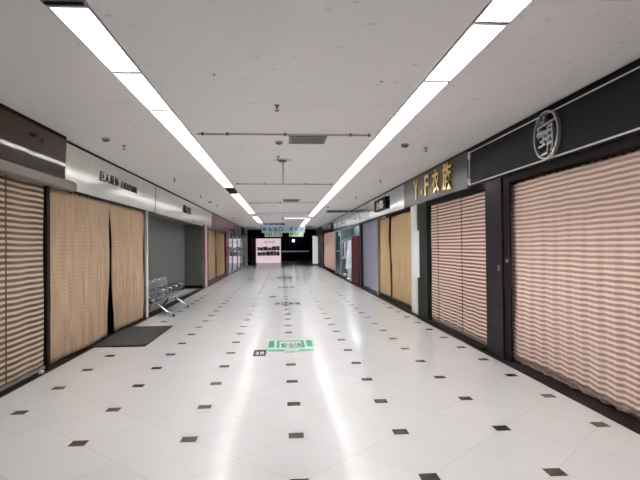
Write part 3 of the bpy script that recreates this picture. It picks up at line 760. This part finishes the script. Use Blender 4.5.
# mannequin in white
def mannequin(x, y):
    t = thing('mannequin', 'white shop mannequin in a long pale coat at the clothes shop entrance', 'mannequin', (x, y, 0))
    MB().lathe([(.16, 0), (.16, .015), (.02, .03), (.015, .55)], (x, y, 0), 16).build('stand', M_chrome, t, smooth=True)
    MB().lathe([(.04, 1.38), (.045, 1.44), (.07, 1.50), (.085, 1.58), (.08, 1.66), (.04, 1.73), (.01, 1.74)], (x, y, 0), 16).build('head', M_white, t, smooth=True)
    def body(u, v):
        a = 2 * PI * u; zs = [(1.42, .05, .05), (1.38, .19, .09), (1.2, .18, .12), (1.02, .14, .10), (.86, .18, .13), (.5, .22, .17)]
        k = v * (len(zs) - 1); i = min(int(k), len(zs) - 2); f = k - i
        z, a1, b1 = [zs[i][j] * (1 - f) + zs[i + 1][j] * f for j in range(3)]
        return (x + b1 * math.cos(a), y + a1 * math.sin(a), z)
    MB().grid(body, 20, 12).build('coat', M_paper, t, smooth=True)
    for s_ in (-1, 1):
        MB().tube([(x, y + s_ * .17, 1.37), (x, y + s_ * .22, 1.25), (x - .01, y + s_ * .24, 1.05), (x - .04, y + s_ * .22, .82), (x - .05, y + s_ * .22, .74)], [.045, .05, .042, .035, .025], 10).build('arm', M_paper, t, smooth=True)
        MB().tube([(x, y + s_ * .08, .62), (x, y + s_ * .08, .40), (x, y + s_ * .08, .1), (x - .05, y + s_ * .08, .05)], [.06, .055, .035, .03], 10).build('leg', M_white, t, smooth=True)
mannequin(3.12, 24.3)
t = thing('shop_counter', 'small pale counter block before the red display panel', 'counter', (3.0, 22.8, 0))
MB().box(2.96, 3.3, 22.5, 23.2, .006, .6).build('body', M_ventw, t, bevel=.01)
MB().box(2.95, 3.32, 22.48, 23.22, .6, .63).build('top', M_white, t)
# salmon curtain
t = thing('woven_curtain', 'single salmon pink curtain panel far along the right side', 'curtain', (3.0, 33.4, .1))
cloth(1, 29.6, 37.6, .14, 2.44, M_curtP, t, 'fabric', 3.05, .03, .9, 41, .2)
rail(1, 29.6, 37.7, 2.45, t, 3.07)
struct(rowbox(1, 2.95, 3.15, 37.75, 41.4, 0, 2.5).build('trim_11', sm('brown_pier', (.05, .03, .025), .4)))
t = thing('white_pillar', 'white square pillar with added glow at the far right end of the corridor', 'pillar', (3.0, 43, 0))
MB().box(2.58, 3.0, 43.9, 44.3, 0, 2.45).build('shaft', emis('white_shaft_glow', (.78, .84, .86), .35), t)  # emission added to brighten the shaft, which is no lamp
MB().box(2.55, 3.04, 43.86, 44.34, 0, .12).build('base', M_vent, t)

# ------------------------------------------------------------------ floor stickers
t = thing('floor_sticker', 'green and white sticker with an arrow panel in the middle of the floor', 'floor sticker', (.115, 8.15, 0))
x0, x1, y0, y1 = -.235, .475, 7.68, 8.66
z = .001
MB().box(x0, x1, y0, y1, 0, .0015).build('backing', M_mint, t)
MB().box(x0 + .19, x1 - .19, y0 + .18, y1 - .16, .0015, .002).box(x0 + .105, x0 + .13, y0 + .2, y1 - .03, .0015, .002).box(x1 - .13, x1 - .105, y0 + .2, y1 - .03, .0015, .002).build('centre_panel', sm('pale_mint_vinyl', (.56, .68, .62), .35), t)
MB().box(x0 + .01, x0 + .1, y0 + .36, y1 - .05, .0015, .0022).box(x1 - .1, x1 - .01, y0 + .36, y1 - .05, .0015, .0022).build('side_blocks', M_green, t)
MB().box(x0 + .14, x1 - .14, y1 - .14, y1 - .06, .0015, .0022).box(x0 + .01, x0 + .26, y0 + .03, y0 + .16, .0015, .0022).box(x1 - .24, x1 - .02, y0 + .04, y0 + .14, .0015, .0022).box(x0 + .14, x0 + .18, y0 + .3, y1 - .14, .0015, .0022).box(x1 - .18, x1 - .14, y0 + .3, y1 - .14, .0015, .0022).build('bars', M_green, t)
for ch, x, y, w, h in (('<', x0 + .24, 8.2, .07, .3), ('安', .02, 8.16, .1, .4), ('全', .13, 8.16, .1, .4), ('出', .24, 8.16, .1, .4), ('>', x1 - .22, 8.2, .05, .3)):
    put_text(ch, 2, x, y, .0022, w, h, .0006, 'mark', M_deep, t, .004)
t = thing('floor_sticker', 'small black and white sticker left of the green floor sticker', 'floor sticker', (-.3, 7.68, 0))
MB().box(-.425, -.245, 7.42, 7.86, 0, .0015).build('backing', M_ink, t)
for ch, x in (('2', -.37), ('m', -.30)): put_text(ch, 2, x, 7.62, .0015, .05, .2, .0006, 'mark', M_white, t, .004)
def word(txt, xc, w, y, h, label, mat=M_greyink):
    t = thing('floor_lettering', label, 'floor lettering', (xc, y, 0)); n = len(txt)
    for k, ch in enumerate(txt):
        put_text(ch, 2, xc - w / 2 + w * (k + .5) / n, y, .0012, w / n * .8, h, .0008, 'letter', mat, t, .012)
word('出口方向', .14, .72, 14.2, .6, 'worn dark lettering across the floor beyond the green sticker', M_ink)
word('出口方', .14, .66, 20.0, .8, 'second worn lettering farther along the floor', M_ink)
word('一口一', .14, .8, 26.5, 1.1, 'farthest worn lettering on the floor', M_ink)
tag(MB().box(-.40, -.2, 16.1, 16.5, 0, .0015).build('floor_patch', M_ink), 'small grey patch left of the worn floor lettering', 'floor patch')

# ------------------------------------------------------------------ hanging signs and far hall
def hanging(x0, x1, y, z0, z1, mat, label, marks, mm, name='hanging_sign'):
    t = thing(name, label, 'hanging sign', ((x0 + x1) / 2, y, z0))
    MB().box(x0, x1, y, y + .08, z0, z1).build('panel', mat, t)
    for x in (x0 + .2, x1 - .2): MB().tube([(x, y + .04, z1), (x, y + .04, H)], .01, 6).build('hanger', M_alu, t)
    n = len(marks)
    for k, ch in enumerate(marks):
        if ch == ' ': continue
        put_text(ch, 0, x0 + (x1 - x0) * (k + .5) / n, y - .004, (z0 + z1) / 2, (x1 - x0) / n * .72, (z1 - z0) * .55, .003, 'letter', mm, t, .006)
bl = emis('pale_blue_lightbox', (.34, .42, .47), .12)
hanging(-1.25, 1.45, 33, 2.44, 2.86, bl, 'wide pale blue light box sign hanging across the corridor', '安全出口 服饰城', sm('navy_ink', (.02, .05, .16), .4))
hanging(-1.15, .2, 31.5, 2.84, 3.0, emis('slate_blue_lightbox', (.16, .24, .32), .25), 'slim slate blue sign above the wide pale blue sign', '欢迎光临', M_ink)
gb = emis('pale_green_lightbox', (.36, .46, .34), .3)
hanging(-1.3, .0, 40, 2.33, 2.72, gb, 'left one of two pale green exit signs in the distance', '出口', M_green)
hanging(.55, 1.65, 40, 2.33, 2.74, gb, 'right one of two pale green exit signs in the distance', '出口 ', M_deep)
# poster wall
t = thing('display_board', 'pink white notice board with added glow and rows of photos in the far hall', 'notice board', (-1.4, 52, 0))
MB().box(-2.56, -.12, 52, 52.15, 0, 2.4).build('panel', emis('pink_white_added_glow', (.80, .64, .70), .55), t)  # mild emission added in place of local light on the board
put_text('宣传栏', 0, -1.2, 51.995, 2.05, 1.1, .22, .003, 'title', MATS['navy_ink'], t)
rnd = random.Random(5)
pal = [(.05, .04, .06), (.25, .2, .25), (.5, .42, .45), (.1, .06, .08), (.35, .12, .14), (.6, .55, .58)]
for r in range(2):
    x = -2.42
    while x < -.4:
        w = rnd.uniform(.22, .5); 
        c = rnd.choice(pal)
        MB().box(x, min(x + w, -.25), 51.985, 51.998, .70 + r * .5, .70 + r * .5 + rnd.uniform(.3, .46)).build('photo', sm('photo_%d' % pal.index(c), c, .5), t)
        x += w + .03
# red columns left of the board
for x, l in ((-2.43, 'dark red banner column nearer the notice board'), (-2.68, 'dark red banner column behind, beside the corridor end')):
    t = thing('banner_column', l, 'banner column', (x, 47.5, 0))
    MB().box(x - .07, x + .07, 47.4, 47.6, .1, 2.35).build('banner', sm('red_banner', (.35, .05, .09), .5), t)
    MB().lathe([(.16, 0), (.16, .05), (.08, .1)], (x, 47.5, 0), 16).build('base', M_black, t)
t = thing('potted_shrub', 'dark potted plant at the foot of the red columns', 'plant', (-2.85, 46.2, 0))
MB().lathe([(.12, 0), (.17, .3), (.18, .32)], (-2.85, 46.2, 0), 16).build('pot', M_black, t)
b = MB(); rnd = random.Random(3)
for k in range(46):
    a = rnd.uniform(0, 2 * PI); e = rnd.uniform(.2, 1.3); L = rnd.uniform(.25, .5); c = Vector((-2.85, 46.2, .32)); d = Vector((math.cos(a) * math.cos(e), math.sin(a) * math.cos(e), math.sin(e)))
    w = d.cross(Vector((0, 0, 1))).normalized() * .03; m_ = c + d * L * .6; e_ = c + d * L - Vector((0, 0, .06)); i = len(b.v)
    b.v += [tuple(c), tuple(m_ + w), tuple(e_), tuple(m_ - w)]; b.f.append((i, i + 1, i + 2, i + 3))
b.build('foliage', sm('dark_leaves', (.03, .06, .025), .5), t, solid=.004)
# barrier rail and lamp in the dark hall
t = thing('barrier_rail', 'pale blue barrier rail across the dark far hall', 'barrier', (1.2, 54, 0))
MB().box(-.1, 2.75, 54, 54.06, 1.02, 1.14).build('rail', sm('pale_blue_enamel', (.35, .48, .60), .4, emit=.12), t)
for x in (.0, 1.3, 2.65): MB().box(x - .03, x + .03, 54.0, 54.06, 0, 1.02).build('post', M_navy, t)
t = thing('wall_lamp', 'small bright round lamp glowing on the dark far wall', 'lamp', (1.15, 59.8, 2.2))
MB().tube([(1.3, 60, 2.25), (1.3, 59.85, 2.25)], .12, 16).build('body', M_alu, t)
MB().tube([(1.3, 59.85, 2.25), (1.3, 59.8, 2.25)], [.14, .1], 16).build('bulb', emis('lamp_glow', (1, 1, 1), 6), t)

for o in bpy.data.objects:
    if '_o' in o: del o['_o']
# ------------------------------------------------------------------ world and view
w = bpy.data.worlds.new('world'); S.world = w; w.use_nodes = True
w.node_tree.nodes['Background'].inputs[0].default_value = (.02, .02, .022, 1); w.node_tree.nodes['Background'].inputs[1].default_value = 1
S.view_settings.view_transform = 'Standard'; S.view_settings.look = 'None'; S.view_settings.gamma = 1
S.view_settings.exposure = .62; S.view_settings.use_curve_mapping = False
